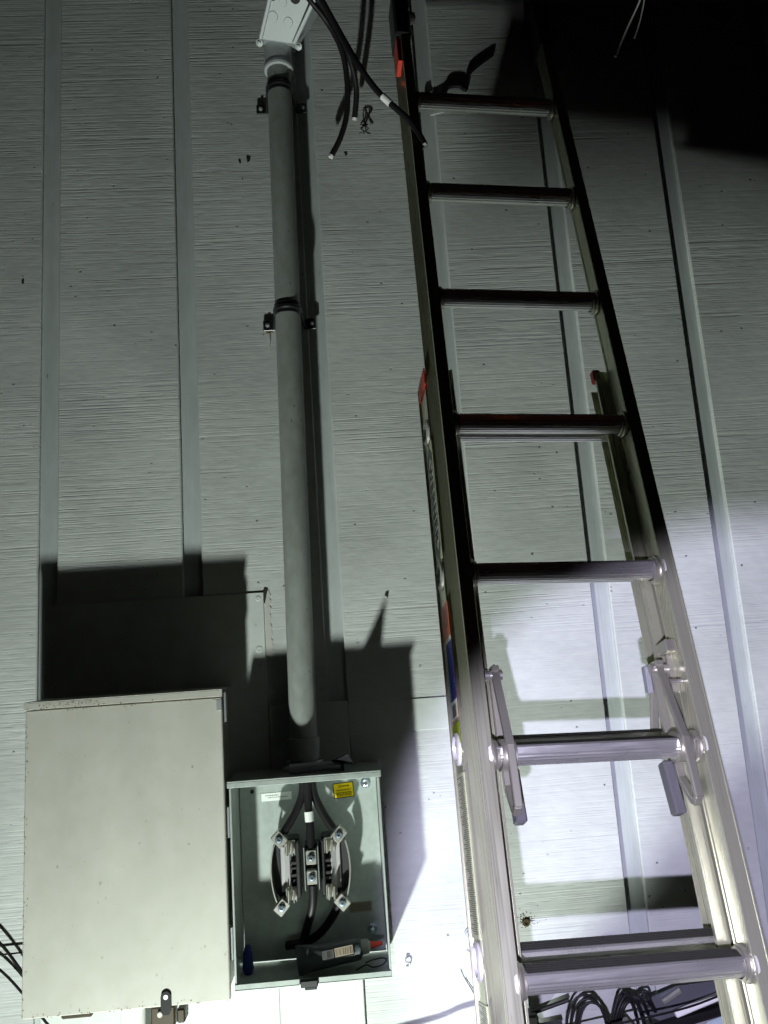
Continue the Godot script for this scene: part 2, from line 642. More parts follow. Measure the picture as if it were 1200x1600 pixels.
# ---------------------------------------------------------------- boxes
func cabinet() -> void:
	var x0 := -0.668
	var x1 := -0.268
	var y0 := -0.658
	var y1 := -0.061
	var o := thing("metal_cabinet", "large closed beige steel cabinet with stained door, left of the meter box", "cabinet", v((x0 + x1) / 2, y0, 0.0))
	var st := mb()
	span(st, v(x0 + 0.006, y0 + 0.006, 0.006), v(x1 - 0.006, y1 - 0.003, 0.121), 0.002)
	put("body", st, M.beige, o)
	st = mb()
	span(st, v(x0, y0, 0.1225), v(x1, y1 - 0.017, 0.1385), 0.002)
	var door := put("door", st, M.beige, o)
	# the rain hood folds down over the top of the door
	st = mb()
	span(st, v(x0 - 0.002, y1 - 0.002, 0.004), v(x1 + 0.002, y1, 0.143), 0.0006)
	span(st, v(x0 - 0.002, y1 - 0.0155, 0.1395), v(x1 + 0.002, y1 - 0.0022, 0.143), 0.0006)
	put("rain_hood", st, M.beige, o)
	# hinge edge on the right side
	for yy in [-0.1, -0.33, -0.56]:
		st = mb()
		rod(st, v(x1 + 0.003, yy - 0.03, 0.122), v(x1 + 0.003, yy + 0.03, 0.122), 0.0045, 10)
		put("hinge", st, M.galv, o)
	# dark hasp tab at the foot of the door
	st = mb()
	var ring := PackedVector2Array()
	for k in 9:
		var a := PI * k / 8.0
		ring.append(Vector2(cos(a) * 0.010, sin(a) * 0.010 + 0.020))
	ring.append(Vector2(-0.010, -0.004))
	ring.append(Vector2(-0.006, -0.012))
	ring.append(Vector2(0.006, -0.012))
	ring.append(Vector2(0.010, -0.004))
	prism(st, ring, Transform3D(Basis(), v(-0.392, -0.660, 0.139)), 0.003)
	var hasp := put("hasp", st, M.black_metal, door)
	st = mb()
	lathe(st, v(-0.392, -0.640, 0.142), Vector3.BACK, [Vector2(0.0045, 0.0), Vector2(0.0045, 0.0008), Vector2(0, 0.0008)], 16)
	put("hasp_eye", st, M.white, o)
	# brass-coloured latch below it
	st = mb()
	span(st, v(-0.425, -0.70, 0.100), v(-0.378, -0.662, 0.128), 0.003)
	span(st, v(-0.372, -0.69, 0.104), v(-0.356, -0.664, 0.140), 0.003)
	put("latch", st, M.brass, o)
	st = mb()
	rod(st, v(-0.406, -0.674, 0.126), v(-0.406, -0.674, 0.134), 0.005)
	put("latch_knob", st, M.tin, o)
	# white conduit hub coming out below
	st = mb()
	lathe(st, v(-0.475, -0.66, 0.07), Vector3.DOWN, [Vector2(0.030, -0.005), Vector2(0.030, 0.016), Vector2(0.024, 0.018), Vector2(0.024, 0.5), Vector2(0, 0.5)], 24)
	put("bottom_hub", st, M.white, o)
	st = mb()
	span(st, v(-0.60, -0.672, 0.05), v(-0.54, -0.6585, 0.12), 0.003)
	put("bottom_bracket", st, M.brass, o)
	# rust and dirt grains gathered on the hood and door edges
	st = mb()
	for k in 240:
		var side := k % 4
		var px := rng.randf_range(x0, x1)
		var py := y1 - 0.013 - absf(rng.randfn(0, 0.006))
		if side == 1:
			px = x0 + 0.10 + rng.randfn(0, 0.035)
			py = y1 - 0.004 - absf(rng.randfn(0, 0.007))
		elif side == 2:
			px = x0 + absf(rng.randfn(0, 0.004))
			py = rng.randf_range(y0, y1 - 0.02)
		elif side == 3:
			px = rng.randf_range(x0, x1)
			py = y0 + absf(rng.randfn(0, 0.006))
		var zf := 0.143 if py > y1 - 0.0155 else 0.1385
		var sz := rng.randf_range(0.0005, 0.0014)
		box(st, v(clampf(px, x0 + 0.001, x1 - 0.001), py, zf), Vector3(sz * rng.randf_range(1.0, 2.6), sz * rng.randf_range(0.8, 2.0), 0.0005), Basis(Vector3.BACK, rng.randf() * 3.0))
	var grains := put("dirt_grains", st, mat(0.16, 0.13, 0.08, 0.9), o)
	grains.set_meta("kind", "stuff")
	# scuffs at the top corners, worn to bare metal
	st = mb()
	span(st, v(-0.279, -0.105, 0.138), v(-0.2685, -0.083, 0.1392), 0.0003)
	put("worn_corner", st, M.galv, o)

func screw_head(st: SurfaceTool, at: Vector3, r: float, n := Vector3.BACK) -> void:
	lathe(st, at, n, [Vector2(r * 1.5, 0.0), Vector2(r * 1.5, 0.0012), Vector2(r, 0.0014), Vector2(r, 0.005), Vector2(r * 0.5, 0.0055), Vector2(r * 0.45, 0.003), Vector2(0, 0.003)], 12)

func lug(o: Node3D, c: Vector3, turn: float, s := 0.024) -> void:
	var b := Basis(Vector3.BACK, turn)
	var st := mb()
	box(st, c, Vector3(s, s * 1.25, s), b, 0.0015)
	var l := put("lug", st, M.tin, o)
	st = mb()
	screw_head(st, c + Vector3(0, 0, s / 2), 0.0058)
	put("lug_screw", st, M.zinc, l)

func meter_socket() -> void:
	var x0 := -0.258
	var x1 := 0.050
	var y0 := -0.640
	var y1 := -0.2475
	var zf := 0.136
	var o := thing("meter_socket_box", "open grey meter socket box showing lugs, black cables and yellow label", "meter box", v((x0 + x1) / 2, y0, 0.0))
	var st := mb()
	span(st, v(x0 + 0.004, y0 + 0.004, 0.011), v(x1 - 0.004, y1 - 0.004, 0.018))
	put("back_plate", st, M.enamel, o)
	for s in [[x0, x0 + 0.0025], [x1 - 0.0025, x1]]:
		st = mb()
		span(st, v(s[0], y0 + 0.001, 0.0105), v(s[1], y1 - 0.001, zf - 0.0005), 0.0006)
		# folded front edge
		span(st, v(s[0] - 0.0008, y0 + 0.001, zf - 0.012), v(s[1] + 0.0008, y1 - 0.015, zf), 0.0008)
		put("side_wall", st, M.enamel, o)
	st = mb()
	span(st, v(x0 - 0.004, y1 - 0.003, 0.0105), v(x1 + 0.004, y1, zf + 0.006), 0.0008)
	span(st, v(x0 - 0.004, y1 - 0.0135, zf + 0.0035), v(x1 + 0.004, y1 - 0.0032, zf + 0.006), 0.0008)
	put("top_hood", st, M.enamel, o)
	st = mb()
	span(st, v(x0 - 0.001, y0 - 0.003, 0.0105), v(x1 + 0.001, y0, zf + 0.002), 0.0008)
	span(st, v(x0 - 0.001, y0 - 0.0032, zf - 0.001), v(-0.132, y0 + 0.009, zf + 0.002), 0.0008)
	span(st, v(-0.094, y0 - 0.0032, zf - 0.001), v(x1 + 0.001, y0 + 0.009, zf + 0.002), 0.0008)
	put("bottom_flange", st, M.enamel, o)
	st = mb()
	span(st, v(-0.130, y0 - 0.007, zf - 0.004), v(-0.096, y0 + 0.006, zf + 0.007), 0.0015)
	span(st, v(-0.122, y0 - 0.012, zf + 0.000), v(-0.098, y0 - 0.006, zf + 0.006), 0.0015)
	put("latch_clip", st, M.black, o)
	# sealing bar lying on the hood
	st = mb()
	rod(st, v(-0.136, y1 + 0.0105, 0.105), v(-0.028, y1 + 0.0105, 0.105), 0.0095, 16)
	put("sealing_bar", st, M.galv, o)
	st = mb()
	span(st, v(-0.028, y1 + 0.0005, 0.092), v(-0.021, y1 + 0.024, 0.118), 0.001)
	put("bar_bracket", st, M.black_metal, o)
	st = mb()
	for k in [[v(-0.048, y1 + 0.020, 0.105), v(0.000, y1 + 0.012, 0.118), v(-0.012, -0.207, 0.170)]]:
		var n: Vector3 = (k[1] - k[0]).cross(k[2] - k[0]).normalized() * 0.0012
		var nn := n.normalized()
		tri(st, k[0] + n, k[1] + n, k[2] + n, nn, nn, nn)
		tri(st, k[0] - n, k[1] - n, k[2] - n, -nn, -nn, -nn)
		for e in 3:
			var p: Vector3 = k[e]
			var q: Vector3 = k[(e + 1) % 3]
			var m := (q - p).cross(n).normalized()
			quad(st, p + n, q + n, q - n, p - n, m)
	put("bar_tab", st, M.black_metal, o)
	# hub ring on the top where the riser enters
	st = mb()
	lathe(st, v(-0.1068, y1, 0.058), Vector3.UP, [Vector2(0.046, 0.0), Vector2(0.046, 0.008), Vector2(0.040, 0.012), Vector2(0.040, 0.020), Vector2(0.030, 0.020)], 28)
	put("top_hub", st, M.enamel, o)
	# stickers
	var im := Image.create(160, 40, false, Image.FORMAT_RGB8)
	im.fill(Color(0.86, 0.88, 0.86))
	print_lines(im, 22, 9, 92, 1, 8, Color(0.4, 0.42, 0.42))
	print_lines(im, 34, 20, 140, 1, 7, Color(0.45, 0.47, 0.47))
	var tilt := Basis(Vector3.BACK, deg_to_rad(0.5))
	label_quad("white_sticker", o, Transform3D(tilt, v(-0.174, -0.305, 0.0182)), 0.066, 0.0165, im)
	im = Image.create(120, 84, false, Image.FORMAT_RGB8)
	im.fill(Color(0.05, 0.05, 0.02))
	im.fill_rect(Rect2i(4, 4, 112, 76), Color(0.93, 0.8, 0.02))
	print_lines(im, 50, 16, 96, 1, 9, Color(0.1, 0.1, 0.03))
	print_lines(im, 16, 52, 106, 3, 8, Color(0.2, 0.18, 0.03))
	var ys := label_quad("yellow_sticker", o, Transform3D(Basis(Vector3.BACK, deg_to_rad(3.0)), v(-0.0265, -0.3025, 0.0182)), 0.045, 0.032, im)
	letters("sticker_text", "METER SOCKET", 0.0033, Transform3D(Basis(Vector3.BACK, deg_to_rad(3.0)), v(-0.0265, -0.3020, 0.0190)), M.black, ys)
	st = mb()
	tube(st, circle(v(-0.0345, -0.2942, 0.0190), Vector3.BACK, 0.0026), 0.0006, 6)
	put("sticker_mark", st, M.black, ys)
	im = Image.create(160, 60, false, Image.FORMAT_RGB8)
	im.fill(Color(0.55, 0.52, 0.44))
	print_lines(im, 8, 8, 150, 5, 9, Color(0.38, 0.36, 0.3))
	label_quad("faded_sticker", o, Transform3D(tilt, v(-0.004, -0.5455, 0.0182)), 0.05, 0.021, im)
	# fixing screws in the back
	for p in [[0.0225, -0.291], [0.019, -0.590]]:
		st = mb()
		lathe(st, v(p[0], p[1], 0.018), Vector3.BACK, [Vector2(0.011, 0), Vector2(0.011, 0.0015), Vector2(0.0075, 0.002), Vector2(0.0075, 0.0055), Vector2(0.004, 0.0075), Vector2(0, 0.0075)], 18)
		put("fixing_screw", st, M.zinc, o)
	st = mb()
	lathe(st, v(-0.227, -0.291, 0.0182), Vector3.BACK, [Vector2(0.0045, 0), Vector2(0.0045, 0.0008), Vector2(0, 0.0008)], 14)
	put("back_hole", st, M.hole, o)
	# insulating blocks, jaws and lugs
	for s in [-1.0, 1.0]:
		var cx: float = -0.104 + s * 0.046
		st = mb()
		span(st, v(cx - 0.022, -0.508, 0.0185), v(cx + 0.022, -0.385, 0.05), 0.003)
		span(st, v(cx - s * 0.020 - 0.004, -0.500, 0.05), v(cx - s * 0.020 + 0.004, -0.392, 0.072), 0.002)
		for k in 4:
			span(st, v(cx - s * 0.012 - 0.008, -0.437 - k * 0.012, 0.0505), v(cx - s * 0.012 + 0.008, -0.431 - k * 0.012, 0.066 - (k % 2) * 0.006), 0.001)
		var blk := put("jaw_block", st, M.black, o)
		st = mb()
		span(st, v(cx + s * 0.006 - 0.011, -0.492, 0.052), v(cx + s * 0.006 + 0.011, -0.402, 0.056), 0.001)
		bar(st, v(cx + s * 0.006, -0.49, 0.056), v(cx + s * 0.006, -0.405, 0.056), 0.018, 0.002, Vector3(s * 0.4, 0, 1))
		put("bus_bar", st, mat(0.42, 0.41, 0.42, 0.45, 0.5), o)
		# dark rounded base that carries the spring
		st = mb()
		var half := PackedVector2Array()
		for k in 13:
			var t := PI * k / 12.0
			half.append(Vector2(s * (0.018 + 0.020 * sin(t)), -0.056 * cos(t)))
		prism(st, half, Transform3D(Basis(), v(cx, -0.447, 0.0185)), 0.030)
		put("spring_base", st, M.black, o)
		# the thin spring that bows out at the side
		st = mb()
		var pts := []
		for k in 13:
			var t := k / 12.0
			pts.append(v(cx + s * (0.022 + 0.015 * pow(sin(PI * (0.12 + 0.84 * t)), 0.7)), -0.395 - t * 0.115, 0.062))
		for k in 12:
			bar(st, pts[k], pts[k + 1], 0.022, 0.0028, Vector3(1, 0, 0), 0.0004)
		put("side_spring", st, M.tin, o)
		for e in [-1.0, 1.0]:
			var jy: float = -0.449 + e * 0.046
			var jx: float = cx - s * 0.004
			st = mb()
			span(st, v(jx - 0.011, jy - 0.013, 0.051), v(jx + 0.011, jy + 0.013, 0.060), 0.001)
			for q in [-1.0, 1.0]:
				box(st, v(jx + q * 0.0045, jy, 0.070), Vector3(0.003, 0.026, 0.024), Basis(Vector3.UP, q * 0.12), 0.0008)
			for q in [-1.0, 1.0]:
				box(st, v(jx + q * 0.0105, jy, 0.064), Vector3(0.0018, 0.028, 0.014), Basis(), 0.0005)
			put("jaw", st, M.tin, o)
			lug(o, v(cx + s * 0.017, jy + e * 0.021, 0.066), s * -0.75 * e, 0.0235)
	st = mb()
	span(st, v(-0.1165, -0.482, 0.0185), v(-0.0855, -0.400, 0.052), 0.002)
	put("neutral_base", st, M.black, o)
	st = mb()
	for q in [-0.1155, -0.0865]:
		span(st, v(q - 0.0012, -0.485, 0.04), v(q + 0.0012, -0.400, 0.086), 0.0005)
	put("neutral_bracket", st, mat(0.3, 0.32, 0.31, 0.4, 0.6), o)
	lug(o, v(-0.101, -0.421, 0.075), 0.0, 0.022)
	lug(o, v(-0.101, -0.460, 0.075), 0.0, 0.022)
	# conductors: three down from the hub, two leaving below
	var runs := [
		[v(-0.112, -0.262, 0.052), v(-0.116, -0.300, 0.052), v(-0.132, -0.335, 0.056), v(-0.158, -0.372, 0.064)],
		[v(-0.104, -0.262, 0.060), v(-0.103, -0.310, 0.062), v(-0.101, -0.360, 0.068), v(-0.101, -0.405, 0.074)],
		[v(-0.094, -0.262, 0.052), v(-0.090, -0.300, 0.052), v(-0.074, -0.338, 0.056), v(-0.052, -0.372, 0.064)],
		[v(-0.046, -0.515, 0.066), v(-0.062, -0.545, 0.060), v(-0.092, -0.580, 0.050), v(-0.125, -0.598, 0.042), v(-0.165, -0.603, 0.036)],
		[v(-0.101, -0.478, 0.072), v(-0.104, -0.520, 0.066), v(-0.118, -0.565, 0.050), v(-0.135, -0.615, 0.040)],
	]
	for r in runs:
		st = mb()
		tube(st, smooth_path(r, 8), 0.0088, 14)
		put("conductor", st, M.rubber, o)
	st = mb()
	rod(st, v(-0.1025, -0.333, 0.0655), v(-0.1015, -0.353, 0.0675), 0.0096, 16)
	put("white_tape", st, M.white, o)
	# caulking tube lying in the bottom
	caulk_tube(v(-0.130, -0.612, 0.097), v(0.036, -0.594, 0.094))
	# blue connector near the left wall
	st = mb()
	lathe(st, v(-0.241, -0.6375, 0.07), Vector3.UP, [Vector2(0.009, 0.0), Vector2(0.011, 0.008), Vector2(0.010, 0.028), Vector2(0.007, 0.044), Vector2(0.005, 0.054), Vector2(0, 0.055)], 16)
	for k in 6:
		var a := TAU * k / 6
		bar(st, v(-0.241 + 0.0105 * cos(a), -0.630, 0.07 + 0.0105 * sin(a)), v(-0.241 + 0.007 * cos(a), -0.596, 0.07 + 0.007 * sin(a)), 0.003, 0.003, Vector3(cos(a), 0, sin(a)))
	var nut := put("wire_connector", st, M.blue)
	meta(nut, "blue ribbed wire connector in the lower left corner of the meter box", "wire connector")
	# loop of thin black cord beside the tube
	st = mb()
	tube(st, smooth_path([v(0.000, -0.620, 0.118), v(0.012, -0.615, 0.122), v(0.032, -0.613, 0.120), v(0.042, -0.618, 0.116), v(0.034, -0.628, 0.114), v(0.014, -0.630, 0.116), v(0.001, -0.624, 0.118), v(-0.02, -0.633, 0.116)]), 0.0013, 8)
	var cord := put("cord_loop", st, M.rubber)
	meta(cord, "thin black cord loop under the red tip of the caulking tube", "cord")

func circle(c: Vector3, n: Vector3, r: float, seg := 20) -> Array:
	var x := n.cross(Vector3.UP if absf(n.y) < 0.9 else Vector3.RIGHT).normalized()
	var y := n.cross(x).normalized()
	var out := []
	for k in seg + 1:
		out.append(c + x * cos(TAU * k / seg) * r + y * sin(TAU * k / seg) * r)
	return out

func caulk_tube(a: Vector3, b: Vector3) -> void:
	var o := thing("caulking_tube", "dark grey caulking tube with barcode and red tip, lying in the meter box", "tube", Vector3(a.x, a.y - 0.024, a.z))
	var d := (b - a).normalized()
	var st := mb()
	# round at the shoulder, pressed flat at the crimped end
	var up := Vector3.BACK
	up = (up - d * up.dot(d)).normalized()
	var sd := d.cross(up).normalized()
	var prof := [[0.0, 0.029, 0.003], [0.012, 0.027, 0.010], [0.03, 0.025, 0.019], [0.055, 0.0235, 0.0225], [0.105, 0.023, 0.023], [0.119, 0.022, 0.022], [0.126, 0.012, 0.012], [0.127, 0.0001, 0.0001]]
	var n := 20
	for i in prof.size() - 1:
		for k in n:
			var q := []
			var nn := []
			for e in [[i, k], [i, k + 1], [i + 1, k + 1], [i + 1, k]]:
				var t: float = TAU * e[1] / n
				var dir: Vector3 = sd * cos(t) * prof[e[0]][1] + up * sin(t) * prof[e[0]][2]
				q.append(a + d * prof[e[0]][0] + dir)
				var dn: Vector3 = (sd * cos(t) / prof[e[0]][1] + up * sin(t) / prof[e[0]][2]).normalized()
				nn.append((dn + d * (1.2 if e[0] >= 6 else 0.0)).normalized())
			tri(st, q[0], q[1], q[2], nn[0], nn[1], nn[2])
			tri(st, q[0], q[2], q[3], nn[0], nn[2], nn[3])
	box(st, a - d * 0.004, Vector3(0.010, 0.058, 0.004), Basis(d, sd, d.cross(sd)), 0.001)
	put("body", st, M.tube, o)
	st = mb()
	lathe(st, a + d * 0.122, d, [Vector2(0.014, 0.0), Vector2(0.0135, 0.016), Vector2(0.008, 0.02), Vector2(0.007, 0.022), Vector2(0, 0.022)], 20)
	put("cap", st, M.cap, o)
	st = mb()
	lathe(st, a + d * 0.143, d, [Vector2(0.0075, 0.0), Vector2(0.0065, 0.006), Vector2(0.0035, 0.024), Vector2(0, 0.025)], 16)
	put("nozzle_tip", st, M.red, o)
	var im := Image.create(160, 48, false, Image.FORMAT_RGB8)
	im.fill(Color(0.05, 0.05, 0.05))
	im.fill_rect(Rect2i(4, 5, 56, 38), Color(0.42, 0.42, 0.42))
	barcode(im, 7, 8, 57, 40, Color(0.13, 0.13, 0.13))
	im.fill_rect(Rect2i(66, 3, 90, 40), Color(0.72, 0.66, 0.58))
	barcode(im, 70, 7, 152, 39, Color(0.2, 0.19, 0.18))
	var f := Basis(d, (sd * -0.80 + up * -0.0).normalized(), Vector3.ZERO)
	var nz := (up * 0.93 + Vector3.UP * 0.3).normalized()
	nz = (nz - d * nz.dot(d)).normalized()
	f = Basis(d, nz.cross(d).normalized(), nz)
	label_quad("barcode_label", o, Transform3D(f, a + d * 0.076 + nz * 0.0232), 0.066, 0.019, im)

# ---------------------------------------------------------------- riser
func riser() -> void:
	var top := v(-0.0890, 1.485, 0.058)
	var bot := v(-0.1068, -0.236, 0.058)
	var o := thing("conduit_riser", "tall grey conduit pipe strapped to the wall above the meter box", "conduit", bot)
	var d := (top - bot).normalized()
	var st := mb()
	rod(st, bot, top, 0.0302, 36)
	put("pipe", st, M.conduit, o)
	st = mb()
	lathe(st, bot + d * 0.012, d, [Vector2(0.0303, 0), Vector2(0.0345, 0.001), Vector2(0.0345, 0.044), Vector2(0.0303, 0.046)], 36)
	put("coupling", st, M.conduit, o)
	st = mb()
	var jn := bot + d * (1.385 + 0.236)
	for yy in [1.41, 0.812]:
		var s := thing("pipe_strap", "black metal strap holding the conduit near " + ("its top" if yy > 1.0 else "mid height, above the rust mark"), "pipe strap", v(-0.09, yy, 0.0), "black straps round the conduit")
		var c: Vector3 = bot + d * (yy + 0.236)
		st = mb()
		lathe(st, c - d * 0.014, d, [Vector2(0.0304, 0), Vector2(0.0328, 0.0), Vector2(0.0328, 0.028), Vector2(0.0304, 0.028)], 36)
		# raised rib of the band
		lathe(st, c - d * 0.006, d, [Vector2(0.0329, 0), Vector2(0.0352, 0.003), Vector2(0.0352, 0.009), Vector2(0.0329, 0.012)], 36)
		put("band", st, M.black_metal, s)
		for q in [-1.0, 1.0]:
			st = mb()
			var out: Vector3 = c + Vector3(q * 0.050, -0.012, -0.052)
			box(st, out, Vector3(0.030, 0.028, 0.004), Basis(), 0.0015)
			bar(st, out + Vector3(-q * 0.010, 0, 0.001), c + Vector3(q * 0.0315, -0.004, -0.004), 0.026, 0.004, Vector3(q, 0, 0.4))
			var ear := put("ear", st, M.black_metal, s)
			st = mb()
			screw_head(st, out + Vector3(q * 0.004, 0, 0.002), 0.0036)
			put("screw", st, M.galv, ear)
	# service head on the top of the pipe
	var h := thing("weatherhead", "pale cast service head with round knockouts on top of the conduit", "service head", top)
	st = mb()
	lathe(st, v(-0.0894, 1.462, 0.058), d, [Vector2(0.0304, 0), Vector2(0.0365, 0.001), Vector2(0.038, 0.006), Vector2(0.0365, 0.014), Vector2(0.0345, 0.016), Vector2(0.0345, 0.075), Vector2(0.0, 0.075)], 36)
	put("clamp_ring", st, M.casting, h)
	# face plate: leans out from the collar up to the front lip, a wedge body behind it
	var bl := v(-0.128, 1.520, 0.104)
	var br := v(-0.046, 1.504, 0.104)
	var tr := v(0.014, 1.540, 0.205)
	var tl := v(-0.083, 1.585, 0.205)
	var px := (br - bl).normalized()
	var pn := (br - bl).cross(tl - bl).normalized()
	if pn.z < 0:
		pn = -pn
	var py := pn.cross(px).normalized()
	var t := Transform3D(Basis(px, py, pn), bl)
	var inv := t.affine_inverse()
	var poly := PackedVector2Array()
	for p in [bl, br, br.lerp(tr, 0.9), tr + (tl - tr) * 0.08, tl + (tr - tl) * 0.08, bl.lerp(tl, 0.9)]:
		var l: Vector3 = inv * p
		poly.append(Vector2(l.x, l.y))
	st = mb()
	prism(st, poly, Transform3D(t.basis, bl - pn * 0.004), 0.004)
	var plate := put("face_plate", st, M.casting, h)
	for e in [[bl, tl], [br, tr]]:
		st = mb()
		bar(st, e[0] + pn * 0.003, e[1] + pn * 0.003, 0.010, 0.007, pn, 0.002)
		put("edge_rib", st, M.casting, plate)
	var pw := (br - bl).length()
	var ph := inv * tl
	for k in [[0.030, 0.052, 0.0125], [0.068, 0.045, 0.0115], [0.054, 0.085, 0.010]]:
		st = mb()
		lathe(st, t * Vector3(k[0], k[1], 0), pn, [Vector2(k[2], 0.0), Vector2(k[2] - 0.001, 0.0022), Vector2(0, 0.0022)], 22)
		put("knockout", st, M.casting, plate)
	for k in [[0.028, 0.098, 0.013], [0.084, 0.098, 0.013]]:
		st = mb()
		lathe(st, t * Vector3(k[0], k[1], 0), pn, [Vector2(k[2], -0.003), Vector2(k[2], 0.0015), Vector2(0, 0.0012)], 22)
		put("cable_bushing", st, M.rubber, plate)
	st = mb()
	var back := [v(-0.120, 1.55, 0.03), v(-0.045, 1.545, 0.03), v(0.02, 1.64, 0.05), v(-0.09, 1.68, 0.05)]
	var fr := [bl - pn * 0.005, br - pn * 0.005, tr - pn * 0.005, tl - pn * 0.005]
	var cen := v(-0.06, 1.57, 0.09)
	for f in [[back[0], back[1], back[2], back[3]], [fr[0], back[0], back[3], fr[3]], [fr[1], back[1], back[2], fr[2]], [fr[2], fr[3], back[3], back[2]], [fr[0], fr[1], back[1], back[0]]]:
		var n: Vector3 = (f[1] - f[0]).cross(f[2] - f[0]).normalized()
		if n.dot((f[0] + f[2]) / 2.0 - cen) < 0:
			n = -n
		quad(st, f[0], f[1], f[2], f[3], n)
	put("hood", st, M.casting, h)
	for q in [[-0.134, 1.518, 0.092], [-0.036, 1.498, 0.100]]:
		st = mb()
		lathe(st, v(q[0], q[1], q[2]) - pn * 0.01, pn, [Vector2(0.009, 0), Vector2(0.009, 0.006), Vector2(0.005, 0.007), Vector2(0.005, 0.011), Vector2(0, 0.012)], 14)
		put("clamp_screw", st, M.casting, h)

func cables() -> void:
	var runs := [
		[[v(-0.055, 1.57, 0.20), v(-0.040, 1.578, 0.225), v(0.001, 1.537, 0.20), v(0.040, 1.512, 0.16), v(0.070, 1.466, 0.13), v(0.081, 1.41, 0.10), v(0.077, 1.334, 0.07), v(0.057, 1.274, 0.055), v(0.032, 1.232, 0.045)], "black service cable ending lowest, nearest the conduit"],
		[[v(-0.035, 1.565, 0.205), v(-0.025, 1.570, 0.23), v(0.026, 1.523, 0.205), v(0.067, 1.480, 0.165), v(0.092, 1.434, 0.125), v(0.104, 1.389, 0.08), v(0.097, 1.337, 0.045)], "short middle black service cable hanging from the service head"],
		[[v(-0.015, 1.555, 0.205), v(-0.010, 1.560, 0.25), v(0.024, 1.490, 0.255), v(0.064, 1.416, 0.235), v(0.104, 1.330, 0.232), v(0.147, 1.260, 0.228), v(0.213, 1.184, 0.228), v(0.243, 1.126, 0.226)], "black service cable with white tape reaching across the ladder rail"],
	]
	for r in runs:
		var o := thing("service_cable", r[1], "cable", r[0][-1], "cables from the service head")
		var st := mb()
		var path := smooth_path(r[0], 8)
		tube(st, path, 0.0072, 14)
		put("jacket", st, M.rubber, o)
		st = mb()
		var d: Vector3 = (path[-1] - path[-2]).normalized()
		rod(st, path[-1] - d * 0.002, path[-1] + d * 0.006, 0.0064, 14)
		put("bare_end", st, M.strip_end, o)
		if r[1].contains("tape"):
			st = mb()
			rod(st, path[41], path[43], 0.0082, 14)
			put("white_tape", st, M.white, o)

# ---------------------------------------------------------------- ladder
const FOOT := 2.24
var ladder_t := Transform3D()

func L(x: float, y: float, z: float) -> Vector3:
	return ladder_t * Vector3(x, y + FOOT, z)

func lspan(st: SurfaceTool, lo: Vector3, hi: Vector3, ch := 0.001) -> void:
	var c := (lo + hi) / 2.0
	box(st, L(c.x, c.y, c.z), (hi - lo).abs(), ladder_t.basis, ch)

func lslant(st: SurfaceTool, s: float, x0: float, z0: float, x1: float, z1: float, y0: float, y1: float) -> void:
	# a flange that leans back towards its outer edge
	var p := Vector2(x1 - x0, z1 - z0)
	var n := Vector2(-p.y, p.x).normalized() * 0.0024
	var poly := PackedVector2Array([Vector2(s * x0, z0), Vector2(s * x1, z1), Vector2(s * (x1 - n.x), z1 - n.y), Vector2(s * (x0 - n.x), z0 - n.y)])
	# profile plane: x and z of the ladder; carried along its length
	var b := ladder_t.basis
	prism(st, poly, Transform3D(Basis(b.x, b.z, -b.y), L(0, y1, 0)), y1 - y0)

